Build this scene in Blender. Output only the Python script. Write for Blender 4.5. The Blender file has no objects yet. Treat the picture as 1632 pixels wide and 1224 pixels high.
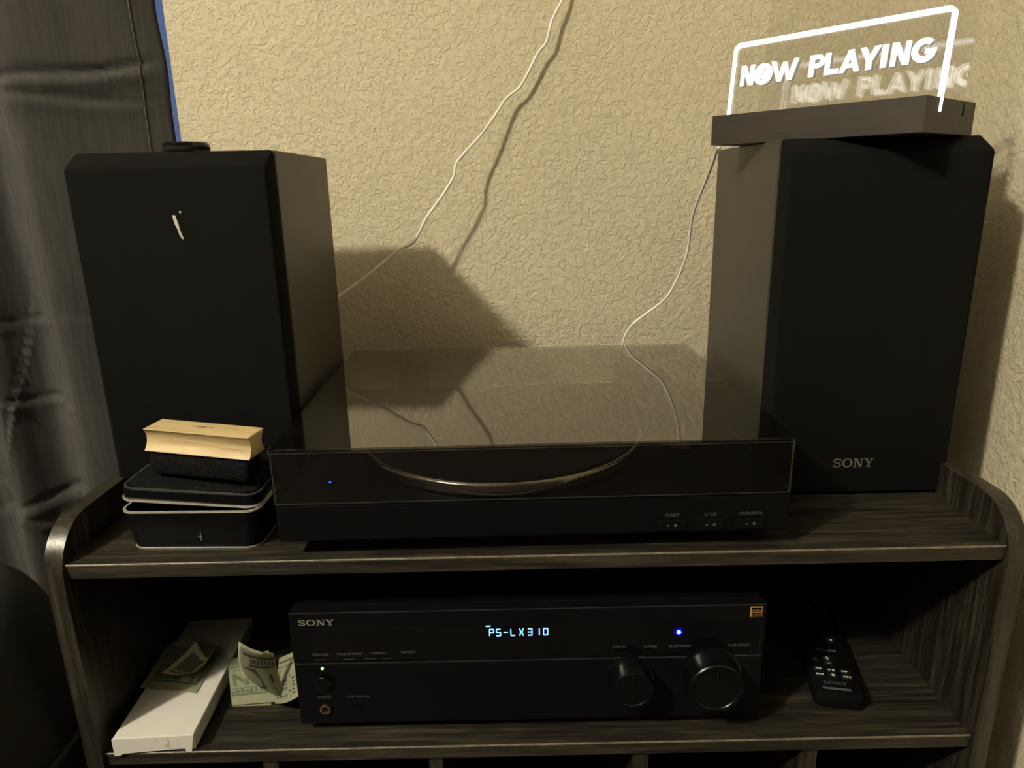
import bpy, bmesh, math, random
from mathutils import Vector, Matrix
random.seed(7)
S = bpy.context.scene
COL = S.collection
# ------------------------------------------------------------------ camera
FPX = 1124.89
CC = Vector((0.0, -0.53591, 0.30217))
CR = Vector((0.999784, -0.007210, -0.019504))
CU = Vector((0.020729, 0.271095, 0.962329))
CF = Vector((0.001650, 0.962526, -0.271186))
cam_d = bpy.data.cameras.new('camera')
cam = bpy.data.objects.new('camera', cam_d)
COL.objects.link(cam)
M = Matrix((CR, CU, -CF)).transposed().to_4x4()
M.translation = CC
cam.matrix_world = M
cam_d.sensor_width = 36.0
cam_d.lens = FPX / 1632 * 36.0
cam_d.clip_start = 0.02
S.camera = cam
# ------------------------------------------------------------------ world (dusk outside the window)
W = bpy.data.worlds.new('dusk')
S.world = W
W.use_nodes = True
W.node_tree.nodes['Background'].inputs[0].default_value = (0.30, 0.42, 0.85, 1)
W.node_tree.nodes['Background'].inputs[1].default_value = 0.34
# ------------------------------------------------------------------ exposure
S.view_settings.view_transform = 'Standard'
S.view_settings.look = 'None'
S.view_settings.exposure = 0.0
S.view_settings.gamma = 1.0
S.view_settings.use_curve_mapping = False
LAMP = Vector((-1.503, -1.360, 1.738))      # the ceiling lamp that lights the room
LAMP_STRENGTH = 1070.0
LAMP_COLOR = (1.0, 0.91, 0.70)
S.cycles.transparent_max_bounces = 24

# ------------------------------------------------------------------ measured layout (metres)
XL, XR, TS, Z2, ZTOP, PT = -0.3810, 0.4179, 0.0137, -0.19395, 0.0331, 0.0156
WALL_Y, WALL_X, FLOOR_Z, CEIL_Z = 0.4832, 0.5028, -0.62, 1.95

def at_y(px, py, y):
    d = CF + CR * ((px - 816) / FPX) - CU * ((py - 612) / FPX)
    return CC + d * ((y - CC.y) / d.y)
def at_z(px, py, z):
    d = CF + CR * ((px - 816) / FPX) - CU * ((py - 612) / FPX)
    return CC + d * ((z - CC.z) / d.z)

# ------------------------------------------------------------------ materials
MATS = {}
def new_mat(name):
    m = bpy.data.materials.new(name)
    m.use_nodes = True
    MATS[name] = m
    return m, m.node_tree, m.node_tree.nodes['Principled BSDF']
def node(nt, kind, **kw):
    n = nt.nodes.new(kind)
    for k, v in kw.items():
        setattr(n, k, v)
    return n
def coords(nt, scale=(1, 1, 1), kind='Object'):
    tc = node(nt, 'ShaderNodeTexCoord')
    mp = node(nt, 'ShaderNodeMapping')
    mp.inputs['Scale'].default_value = scale
    nt.links.new(tc.outputs[kind], mp.inputs['Vector'])
    return mp.outputs['Vector']
def noise(nt, vec, scale, detail=3, rough=0.5, dist=0.0):
    n = node(nt, 'ShaderNodeTexNoise')
    n.inputs['Scale'].default_value = scale
    n.inputs['Detail'].default_value = detail
    n.inputs['Roughness'].default_value = rough
    n.inputs['Distortion'].default_value = dist
    nt.links.new(vec, n.inputs['Vector'])
    return n.outputs['Fac']
def ramp(nt, fac, stops):
    r = node(nt, 'ShaderNodeValToRGB')
    el = r.color_ramp.elements
    while len(el) < len(stops):
        el.new(0.5)
    for e, (p, c) in zip(el, stops):
        e.position = p
        e.color = c if len(c) == 4 else (*c, 1)
    nt.links.new(fac, r.inputs['Fac'])
    return r.outputs['Color']
def bump(nt, bsdf, height, strength, dist):
    b = node(nt, 'ShaderNodeBump')
    b.inputs['Strength'].default_value = strength
    b.inputs['Distance'].default_value = dist
    nt.links.new(height, b.inputs['Height'])
    nt.links.new(b.outputs['Normal'], bsdf.inputs['Normal'])
def plain(name, col, rough=0.5, metal=0.0, spec=0.5, var=0.12, vscale=60, bmp=0.0, bscale=400, bdist=0.0005):
    """a procedural material with faint mottling"""
    m, nt, b = new_mat(name)
    v = coords(nt)
    f = noise(nt, v, vscale)
    lo = tuple(c * (1 - var) for c in col)
    hi = tuple(min(1, c * (1 + var)) for c in col)
    nt.links.new(ramp(nt, f, [(0.3, lo), (0.7, hi)]), b.inputs['Base Color'])
    b.inputs['Roughness'].default_value = rough
    b.inputs['Metallic'].default_value = metal
    b.inputs['Specular IOR Level'].default_value = spec
    if bmp:
        bump(nt, b, noise(nt, v, bscale, 2), bmp, bdist)
    return m
def emit(name, col, strength):
    m, nt, b = new_mat(name)
    nt.nodes.remove(b)
    e = node(nt, 'ShaderNodeEmission')
    e.inputs['Color'].default_value = (*col, 1)
    e.inputs['Strength'].default_value = strength
    nt.links.new(e.outputs[0], nt.nodes['Material Output'].inputs['Surface'])
    return m
def wood(name, lo, hi, grain, rough=0.55, fine=1.0, bmp=0.25, mid=None):
    """grain: axis index along which the streaks run"""
    m, nt, b = new_mat(name)
    sc = [1.0, 1.0, 1.0]
    sc[grain] = 0.06
    v = coords(nt, tuple(sc))
    f1 = noise(nt, v, 120 * fine, 6, 0.65, 0.4)
    f2 = noise(nt, v, 420 * fine, 3, 0.6, 0.1)
    mx = node(nt, 'ShaderNodeMath', operation='MULTIPLY_ADD')
    nt.links.new(f2, mx.inputs[0]); mx.inputs[1].default_value = 0.45
    nt.links.new(f1, mx.inputs[2])
    stops = [(0.48, lo), (0.95, hi)] if mid is None else [(0.55, lo), (0.72, mid), (0.90, hi)]
    nt.links.new(ramp(nt, mx.outputs[0], stops), b.inputs['Base Color'])
    b.inputs['Roughness'].default_value = rough
    bump(nt, b, mx.outputs[0], bmp, 0.0006)
    return m
def acrylic(name, tint, f0=0.045, rough=0.01, dust=0.02, dust_scale=25, power=5.0):
    """thin clear or smoked acrylic: tinted see-through with Fresnel gloss and a little dust"""
    m, nt, b = new_mat(name)
    nt.nodes.remove(b)
    tr = node(nt, 'ShaderNodeBsdfTransparent'); tr.inputs['Color'].default_value = (*tint, 1)
    gl = node(nt, 'ShaderNodeBsdfGlossy'); gl.inputs['Roughness'].default_value = rough
    df = node(nt, 'ShaderNodeBsdfDiffuse'); df.inputs['Color'].default_value = (0.6, 0.58, 0.55, 1)
    lw = node(nt, 'ShaderNodeLayerWeight'); lw.inputs['Blend'].default_value = 0.5
    p5 = node(nt, 'ShaderNodeMath', operation='POWER'); p5.inputs[1].default_value = power
    nt.links.new(lw.outputs['Facing'], p5.inputs[0])
    ma = node(nt, 'ShaderNodeMath', operation='MULTIPLY_ADD')
    nt.links.new(p5.outputs[0], ma.inputs[0]); ma.inputs[1].default_value = 1 - f0; ma.inputs[2].default_value = f0
    mix = node(nt, 'ShaderNodeMixShader')
    nt.links.new(ma.outputs[0], mix.inputs[0]); nt.links.new(tr.outputs[0], mix.inputs[1]); nt.links.new(gl.outputs[0], mix.inputs[2])
    v = coords(nt)
    fn = noise(nt, v, dust_scale, 8, 0.7)
    r = node(nt, 'ShaderNodeMapRange')
    r.inputs['From Min'].default_value = 0.52; r.inputs['From Max'].default_value = 0.8
    r.inputs['To Min'].default_value = dust * 0.15; r.inputs['To Max'].default_value = dust * 2.2
    nt.links.new(fn, r.inputs['Value'])
    mix2 = node(nt, 'ShaderNodeMixShader')
    nt.links.new(r.outputs[0], mix2.inputs[0]); nt.links.new(mix.outputs[0], mix2.inputs[1]); nt.links.new(df.outputs[0], mix2.inputs[2])
    nt.links.new(mix2.outputs[0], nt.nodes['Material Output'].inputs['Surface'])
    return m

# textured beige wall
def wall_mat():
    m, nt, b = new_mat('beige_textured_paint')
    v = coords(nt)
    f0 = noise(nt, v, 3, 3)
    nt.links.new(ramp(nt, f0, [(0.3, (0.585, 0.525, 0.385)), (0.7, (0.625, 0.56, 0.412))]), b.inputs['Base Color'])
    b.inputs['Roughness'].default_value = 0.6
    b.inputs['Specular IOR Level'].default_value = 0.25
    # spatter: plateaus with wriggling edges plus finer grain
    f1 = noise(nt, v, 128, 4, 0.58, 0.75)
    r1 = ramp(nt, f1, [(0.40, (0, 0, 0)), (0.50, (0.55, 0.55, 0.55)), (0.62, (0.75, 0.75, 0.75)), (0.74, (1, 1, 1))])
    f2 = noise(nt, v, 240, 3, 0.6, 0.4)
    add = node(nt, 'ShaderNodeMath', operation='MULTIPLY_ADD')
    nt.links.new(f2, add.inputs[0]); add.inputs[1].default_value = 0.5
    nt.links.new(r1, add.inputs[2])
    bump(nt, b, add.outputs[0], 0.68, 0.0019)
    return m
wall_mat()
plain('ceiling_paint', (0.68, 0.65, 0.58), 0.9, bmp=0.4, bscale=120, bdist=0.002)
plain('dark_paint', (0.21, 0.18, 0.135), 0.9, bmp=0.3, bscale=120, bdist=0.001)
plain('carpet', (0.05, 0.042, 0.035), 0.95, bmp=0.6, bscale=300, bdist=0.004)
plain('white_vinyl', (0.75, 0.76, 0.78), 0.4)
wood('cabinet_wood_along', (0.0060, 0.0051, 0.0039), (0.046, 0.039, 0.0285), 0, 0.45, 1.4, mid=(0.0185, 0.0157, 0.0117))
wood('cabinet_wood_upright', (0.0060, 0.0051, 0.0039), (0.046, 0.039, 0.0285), 2, 0.33, 1.4, mid=(0.0185, 0.0157, 0.0117))
plain('worn_edge_highlight', (0.155, 0.135, 0.10), 0.4, var=0.35, vscale=90)  # beige worn edge with the bevel highlight put into its colour
plain('speaker_vinyl', (0.036, 0.0325, 0.026), 0.45, bmp=0.15, bscale=900, bdist=0.0002)
plain('grille_cloth', (0.0055, 0.0055, 0.0052), 0.95, spec=0.08, var=0.35, vscale=700, bmp=0.5, bscale=1800, bdist=0.0003)
plain('black_plastic', (0.0040, 0.0040, 0.0048), 0.42, spec=0.3)
plain('matt_black_plastic', (0.0030, 0.0030, 0.0036), 0.55, spec=0.09)
plain('brushed_black', (0.0032, 0.0032, 0.0040), 0.5, spec=0.11)
plain('gloss_black', (0.0022, 0.0022, 0.0030), 0.14, spec=0.4)
plain('black_rubber', (0.006, 0.006, 0.006), 0.8, spec=0.2)
plain('silver_metal', (0.72, 0.71, 0.69), 0.16, metal=1.0, var=0.05)
plain('bright_tin', (0.78, 0.76, 0.70), 0.3, metal=0.6, var=0.08)
plain('knob_black', (0.0022, 0.0022, 0.0030), 0.27, spec=0.35)
plain('seam_grey', (0.028, 0.028, 0.027), 0.4, var=0.4, vscale=25)
plain('tin_black', (0.0030, 0.0030, 0.0036), 0.35, spec=0.14)
plain('felt', (0.0075, 0.0078, 0.0082), 1.0, spec=0.05, var=0.6, vscale=420, bmp=0.9, bscale=800, bdist=0.0012)
wood('ash_wood', (0.40, 0.285, 0.135), (0.70, 0.56, 0.33), 0, 0.5, 0.8, 0.1, mid=(0.57, 0.43, 0.225))
plain('burnt_mark', (0.16, 0.10, 0.04), 0.8)
wood('walnut_dark', (0.016, 0.0125, 0.010), (0.040, 0.031, 0.025), 0, 0.5, 0.6, 0.05)
plain('grey_print', (0.30, 0.30, 0.29), 0.5)
plain('dim_print', (0.10, 0.10, 0.11), 0.5)
plain('logo_metal', (0.42, 0.40, 0.36), 0.35, metal=0.5)
plain('white_print', (0.62, 0.62, 0.62), 0.5)
plain('gold_print', (0.45, 0.25, 0.09), 0.4)
plain('gold_jack', (0.85, 0.58, 0.35), 0.2, metal=1.0)
plain('white_card', (0.66, 0.645, 0.62), 0.6, var=0.03)
plain('card_mark', (0.50, 0.48, 0.42), 0.7)
plain('white_cable', (0.84, 0.82, 0.77), 0.4)
plain('chalk_scuff', (0.55, 0.53, 0.48), 0.9, var=0.4, vscale=900)
plain('charcoal_pouf', (0.012, 0.012, 0.012), 0.9, bmp=0.5, bscale=700, bdist=0.0008)
plain('banknote_green', (0.10, 0.135, 0.075), 0.8, var=0.3, vscale=900)
plain('banknote_dark', (0.055, 0.065, 0.045), 0.8, var=0.3, vscale=900)
emit('lamp_glow', LAMP_COLOR, LAMP_STRENGTH)
emit('sign_glow', (0.93, 0.95, 1.0), 3.6)
emit('letter_glow', (1.0, 0.98, 0.90), 1.25)
emit('engraving_glow', (1.0, 0.98, 0.90), 5.5)
plain('frosted_grey', (0.34, 0.32, 0.27), 0.6)
emit('display_glow', (0.22, 0.50, 1.0), 2.4)
emit('blue_led', (0.05, 0.18, 1.0), 4.0)
emit('blue_led_core', (0.55, 0.72, 1.0), 9.0)
emit('blue_led_halo', (0.0, 0.01, 1.0), 0.5)  # bloom around the blue lights, put in as a dim glow
emit('green_led', (0.45, 1.0, 0.25), 2.0)
emit('white_led', (0.9, 0.95, 1.0), 1.0)
acrylic('smoked_acrylic', (0.72, 0.71, 0.70), 0.035, 0.003, 0.004, 30, 3.1)
acrylic('clear_acrylic', (0.985, 0.985, 0.98), 0.06, 0.003, 0.010, 30)
acrylic('window_glass', (0.96, 0.97, 0.97), 0.04, 0.0, 0.0)

def curtain_mat():
    m, nt, b = new_mat('charcoal_curtain')
    v = coords(nt, (1, 1, 0.08))
    f = noise(nt, v, 220, 4, 0.6)
    v2 = coords(nt)
    g = noise(nt, v2, 9, 3)
    ma = node(nt, 'ShaderNodeMath', operation='MULTIPLY_ADD')
    nt.links.new(g, ma.inputs[0]); ma.inputs[1].default_value = 0.6
    nt.links.new(f, ma.inputs[2])
    nt.links.new(ramp(nt, ma.outputs[0], [(0.5, (0.088, 0.086, 0.086)), (1.05, (0.150, 0.144, 0.138))]), b.inputs['Base Color'])
    b.inputs['Roughness'].default_value = 0.8
    b.inputs['Sheen Weight'].default_value = 0.15
    b.inputs['Specular IOR Level'].default_value = 0.2
    bump(nt, b, f, 0.25, 0.0006)
curtain_mat()
def note_mat():
    """banknote paper: cream paper with engraved green lines inside a margin (UV)"""
    m, nt, b = new_mat('banknote_paper')
    tc = node(nt, 'ShaderNodeTexCoord')
    sep = node(nt, 'ShaderNodeSeparateXYZ')
    nt.links.new(tc.outputs['UV'], sep.inputs[0])
    mp = node(nt, 'ShaderNodeMapping'); mp.inputs['Scale'].default_value = (40, 40, 1)
    nt.links.new(tc.outputs['UV'], mp.inputs['Vector'])
    nz = noise(nt, mp.outputs['Vector'], 0.45, 6, 0.75, 1.5)
    col = ramp(nt, nz, [(0.44, (0.56, 0.56, 0.42)), (0.53, (0.40, 0.43, 0.29)), (0.60, (0.53, 0.53, 0.40))])
    nt.links.new(col, b.inputs['Base Color'])
    b.inputs['Roughness'].default_value = 0.85
    b.inputs['Specular IOR Level'].default_value = 0.2
note_mat()

# ------------------------------------------------------------------ geometry helpers
def obj(name, bm, mat, parent=None, loc=None, smooth=False, kind=None, label=None):
    me = bpy.data.meshes.new(name)
    bmesh.ops.recalc_face_normals(bm, faces=bm.faces[:])
    bm.to_mesh(me)
    bm.free()
    me.materials.append(MATS[mat])
    if smooth:
        for p in me.polygons:
            p.use_smooth = True
    o = bpy.data.objects.new(name, me)
    COL.objects.link(o)
    if parent is not None:
        o.parent = parent
    if loc is not None:
        o.location = loc
    if kind:
        o['kind'] = kind
    if label:
        o['label'] = label
    return o
def auto_smooth(o, ang=35):
    me = o.data
    bm = bmesh.new(); bm.from_mesh(me)
    for f in bm.faces:
        f.smooth = True
    for e in bm.edges:
        if len(e.link_faces) == 2 and e.calc_face_angle(0) > math.radians(ang):
            e.smooth = False
    bm.to_mesh(me); bm.free()
    return o
def tag(o, label, cat, group=None):
    o['label'] = label
    o['category'] = cat
    if group:
        o['group'] = group
    return o
def thing(name, label, cat, loc=(0, 0, 0), rot=(0, 0, 0), group=None):
    o = bpy.data.objects.new(name, None)
    COL.objects.link(o)
    o.empty_display_size = 0.02
    o.location = loc
    o.rotation_euler = rot
    return tag(o, label, cat, group)
def box(lo, hi, bev=0.0, seg=2, bm=None):
    bm = bm or bmesh.new()
    lo, hi = Vector(lo), Vector(hi)
    r = bmesh.ops.create_cube(bm, size=1.0)
    for v in r['verts']:
        v.co = Vector(((lo[i] + hi[i]) / 2 + v.co[i] * (hi[i] - lo[i]) for i in range(3)))
    if bev:
        es = list({e for v in r['verts'] for e in v.link_edges})
        bmesh.ops.bevel(bm, geom=es, offset=bev, segments=seg, affect='EDGES', profile=0.5)
    return bm
def place(plane, a, b, d):
    return {'xz': (a, d, b), 'yz': (d, a, b), 'xy': (a, b, d)}[plane]
def prism(pts, d0, d1, plane='xz', bm=None):
    bm = bm or bmesh.new()
    A = [bm.verts.new(place(plane, a, b, d0)) for a, b in pts]
    B = [bm.verts.new(place(plane, a, b, d1)) for a, b in pts]
    n = len(pts)
    bm.faces.new(A)
    bm.faces.new(B[::-1])
    for i in range(n):
        bm.faces.new((A[i], B[i], B[(i + 1) % n], A[(i + 1) % n]))
    return bm
def ring_prism(outer, inner, d0, d1, plane='xz', bm=None, closed=True):
    """band between two outlines of equal length"""
    bm = bm or bmesh.new()
    n = len(outer)
    V = [[bm.verts.new(place(plane, a, b, d)) for a, b in pts] for pts in (outer, inner) for d in (d0, d1)]
    o0, o1, i0, i1 = V
    rng = range(n if closed else n - 1)
    for i in rng:
        j = (i + 1) % n
        bm.faces.new((o0[i], o0[j], o1[j], o1[i]))
        bm.faces.new((i0[i], i1[i], i1[j], i0[j]))
        bm.faces.new((o0[i], i0[i], i0[j], o0[j]))
        bm.faces.new((o1[i], o1[j], i1[j], i1[i]))
    if not closed:
        for k in (0, n - 1):
            bm.faces.new((o0[k], o1[k], i1[k], i0[k]))
    return bm
def rrect(x0, y0, x1, y1, r, n=6):
    pts = []
    for cx, cy, a in ((x1 - r, y1 - r, 0), (x0 + r, y1 - r, 90), (x0 + r, y0 + r, 180), (x1 - r, y0 + r, 270)):
        for k in range(n + 1):
            t = math.radians(a + 90 * k / n)
            pts.append((cx + r * math.cos(t), cy + r * math.sin(t)))
    return pts
def loft(rings, bm=None, cap=True):
    bm = bm or bmesh.new()
    V = [[bm.verts.new(p) for p in ring] for ring in rings]
    n = len(V[0])
    for a, b in zip(V, V[1:]):
        for i in range(n):
            bm.faces.new((a[i], a[(i + 1) % n], b[(i + 1) % n], b[i]))
    if cap:
        bm.faces.new(V[0][::-1]); bm.faces.new(V[-1])
    return bm
def lathe(prof, seg=48, axis='z', c=(0, 0, 0), bm=None):
    """prof: (radius, height) along the axis; axis '-y' grows towards the viewer"""
    rings = []
    for r, h in prof:
        ring = []
        for k in range(seg):
            t = 2 * math.pi * k / seg
            a, b = r * math.cos(t), r * math.sin(t)
            p = (a, b, h) if axis == 'z' else (a, -h, b)
            ring.append((c[0] + p[0], c[1] + p[1], c[2] + p[2]))
        rings.append(ring)
    return loft(rings, bm)
def smooth_path(pts, sub=6):
    P = [Vector(p) for p in pts]
    P = [P[0] * 2 - P[1]] + P + [P[-1] * 2 - P[-2]]
    out = []
    for i in range(1, len(P) - 2):
        for k in range(sub):
            t = k / sub
            a, b, c, d = P[i - 1], P[i], P[i + 1], P[i + 2]
            out.append(0.5 * ((2 * b) + (c - a) * t + (2 * a - 5 * b + 4 * c - d) * t * t + (3 * b - a - 3 * c + d) * t ** 3))
    out.append(P[-2])
    return out
def tube(pts, r, seg=8, bm=None):
    rings = []
    up = Vector((0.13, 0.9, 0.31)).normalized()
    for i, p in enumerate(pts):
        t = (pts[min(i + 1, len(pts) - 1)] - pts[max(i - 1, 0)]).normalized()
        u = t.cross(up).normalized()
        w = t.cross(u)
        rings.append([p + u * (r * math.cos(2 * math.pi * k / seg)) + w * (r * math.sin(2 * math.pi * k / seg)) for k in range(seg)])
    return loft(rings, bm)

# ------------------------------------------------------------------ lettering helpers
def txt(bm, s, size, fn, align='LEFT', offset=0.0):
    """built-in font letters, laid through fn(a, b) -> point"""
    c = bpy.data.curves.new('t', 'FONT')
    c.body = s; c.size = size; c.align_x = align; c.offset = offset
    c.resolution_u = 3
    o = bpy.data.objects.new('t', c)
    COL.objects.link(o)
    bpy.context.view_layer.update()
    me = bpy.data.meshes.new_from_object(o)
    vs = [bm.verts.new(fn(v.co.x, v.co.y)) for v in me.vertices]
    for p in me.polygons:
        try:
            bm.faces.new([vs[i] for i in p.vertices])
        except ValueError:
            pass
    bpy.data.objects.remove(o); bpy.data.curves.remove(c); bpy.data.meshes.remove(me)
    return bm
def slab_strokes():
    """polygons for the four slab-serif letters S O N Y, height 1, returned per letter with its width"""
    def arc(cx, cy, rx, ry, a0, a1, tx, ty, n=14):
        o, i = [], []
        for k in range(n + 1):
            t = math.radians(a0 + (a1 - a0) * k / n)
            o.append((cx + rx * math.cos(t), cy + ry * math.sin(t)))
            i.append((cx + (rx - tx) * math.cos(t), cy + (ry - ty) * math.sin(t)))
        return [[o[k], o[k + 1], i[k + 1], i[k]] for k in range(n)]
    R = lambda x0, y0, x1, y1: [[(x0, y0), (x1, y0), (x1, y1), (x0, y1)]]
    s = arc(0.52, 0.73, 0.50, 0.27, 20, 250, 0.22, 0.13) + arc(0.58, 0.27, 0.50, 0.27, -160, 70, 0.22, 0.13)
    s += [[(0.28, 0.62), (0.45, 0.47), (0.82, 0.38), (0.70, 0.53)]]
    s += R(0.93, 0.68, 1.02, 1.0) + R(0.06, 0.0, 0.15, 0.32)
    o = arc(0.72, 0.5, 0.70, 0.52, 0, 360, 0.29, 0.12, 28)
    n = R(0.16, 0.0, 0.29, 1.0) + R(0.0, 0.0, 0.46, 0.11) + R(0.0, 0.89, 0.40, 1.0) + [[(0.10, 1.0), (0.46, 1.0), (1.18, 0.0), (0.88, 0.0)]]
    n += R(1.02, 0.0, 1.16, 1.0) + R(0.86, 0.89, 1.32, 1.0)
    y = R(0.52, 0.0, 0.78, 0.45) + R(0.34, 0.0, 0.96, 0.11) + R(0.0, 0.89, 0.52, 1.0) + R(0.82, 0.89, 1.32, 1.0)
    y += [[(0.10, 0.95), (0.42, 0.95), (0.78, 0.40), (0.52, 0.40)], [(1.0, 0.95), (1.16, 0.95), (0.78, 0.40), (0.62, 0.40)]]
    return [(s, 1.10), (o, 1.44), (n, 1.32), (y, 1.30)]
def slab_word(bm, width, height, fn):
    L = slab_strokes()
    tot = sum(w for _, w in L) + 0.10 * 3
    x = 0.0
    for polys, w in L:
        for poly in polys:
            vs = [bm.verts.new(fn((x + a) / tot * width, b * height)) for a, b in poly]
            bm.faces.new(vs)
        x += w + 0.10
    return bm

# ================================================================== the room
WIN_X1 = -0.4420      # right edge of the window opening
WIN_X0, WIN_Z0, WIN_Z1 = -1.75, 0.12, 1.35
X0, Y0 = -3.9, -4.6
TH = 0.12
bm = bmesh.new()
bev = 0.0
box((X0, WALL_Y, FLOOR_Z), (WIN_X0, WALL_Y + TH, CEIL_Z), bm=bm)
box((WIN_X1, WALL_Y, FLOOR_Z), (WALL_X + TH, WALL_Y + TH, CEIL_Z), bm=bm)
box((WIN_X0, WALL_Y, FLOOR_Z), (WIN_X1, WALL_Y + TH, WIN_Z0), bm=bm)
box((WIN_X0, WALL_Y, WIN_Z1), (WIN_X1, WALL_Y + TH, CEIL_Z), bm=bm)
obj('wall_back', bm, 'beige_textured_paint', kind='structure')
obj('wall_right', box((WALL_X, -0.42, FLOOR_Z), (WALL_X + TH, WALL_Y, CEIL_Z)), 'beige_textured_paint', kind='structure')
X1 = 1.9      # unseen widening past the short right wall, added to cut bounce light
obj('added_wall_far_right', box((X1, Y0, FLOOR_Z), (X1 + TH, -0.42 + TH, CEIL_Z)), 'dark_paint', kind='structure')
obj('added_wall_side', box((WALL_X + TH, -0.42, FLOOR_Z), (X1, -0.42 + TH, CEIL_Z)), 'dark_paint', kind='structure')
obj('wall_left', box((X0 - TH, Y0, FLOOR_Z), (X0, WALL_Y + TH, CEIL_Z)), 'dark_paint', kind='structure')
obj('wall_front', box((X0 - TH, Y0 - TH, FLOOR_Z), (2.02, Y0, CEIL_Z)), 'dark_paint', kind='structure')
obj('floor', box((X0 - TH, Y0 - TH, FLOOR_Z - 0.1), (2.02, WALL_Y + TH, FLOOR_Z)), 'carpet', kind='structure')
obj('ceiling', box((X0 - TH, Y0 - TH, CEIL_Z), (2.02, WALL_Y + TH, CEIL_Z + 0.1)), 'ceiling_paint', kind='structure')
# window: frame and pane in the opening
win = bpy.data.objects.new('window_1', None); COL.objects.link(win)
win['kind'] = 'structure'
win.location = (WIN_X0, WALL_Y + 0.07, WIN_Z0)
ww, wh = WIN_X1 - WIN_X0, WIN_Z1 - WIN_Z0
bm = ring_prism(rrect(0, 0, ww, wh, 0.001, 1), rrect(0.014, 0.014, ww - 0.014, wh - 0.014, 0.001, 1), 0, 0.03)
obj('window_frame', bm, 'white_vinyl', win)
obj('window_sash_bar', box((ww / 2 - 0.015, 0.002, 0.014), (ww / 2 + 0.015, 0.028, wh - 0.014)), 'white_vinyl', win)
for a, b in ((0.014, ww / 2 - 0.015), (ww / 2 + 0.015, ww - 0.014)):
    obj('pane', box((a, 0.013, 0.014), (b, 0.017, wh - 0.014)), 'window_glass', win)

# ceiling lamp (the light that makes the shadows), behind and left of the viewer
t = thing('ceiling_lamp', 'round glowing ceiling lamp hanging from a short stem behind the viewer', 'lamp', (LAMP.x, LAMP.y, CEIL_Z))
obj('canopy', lathe([(0.07, 0), (0.07, -0.015), (0.03, -0.04)], 32), 'white_vinyl', t)
obj('stem', lathe([(0.010, -0.035), (0.010, LAMP.z - CEIL_Z + 0.055)], 16), 'white_vinyl', t)
R_ = 0.075
obj('globe', lathe([(max(0.004, R_ * math.sin(a)), LAMP.z - CEIL_Z + R_ * math.cos(a)) for a in [math.pi * k / 20 for k in range(21)]], 32), 'lamp_glow', t, smooth=True)

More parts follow.
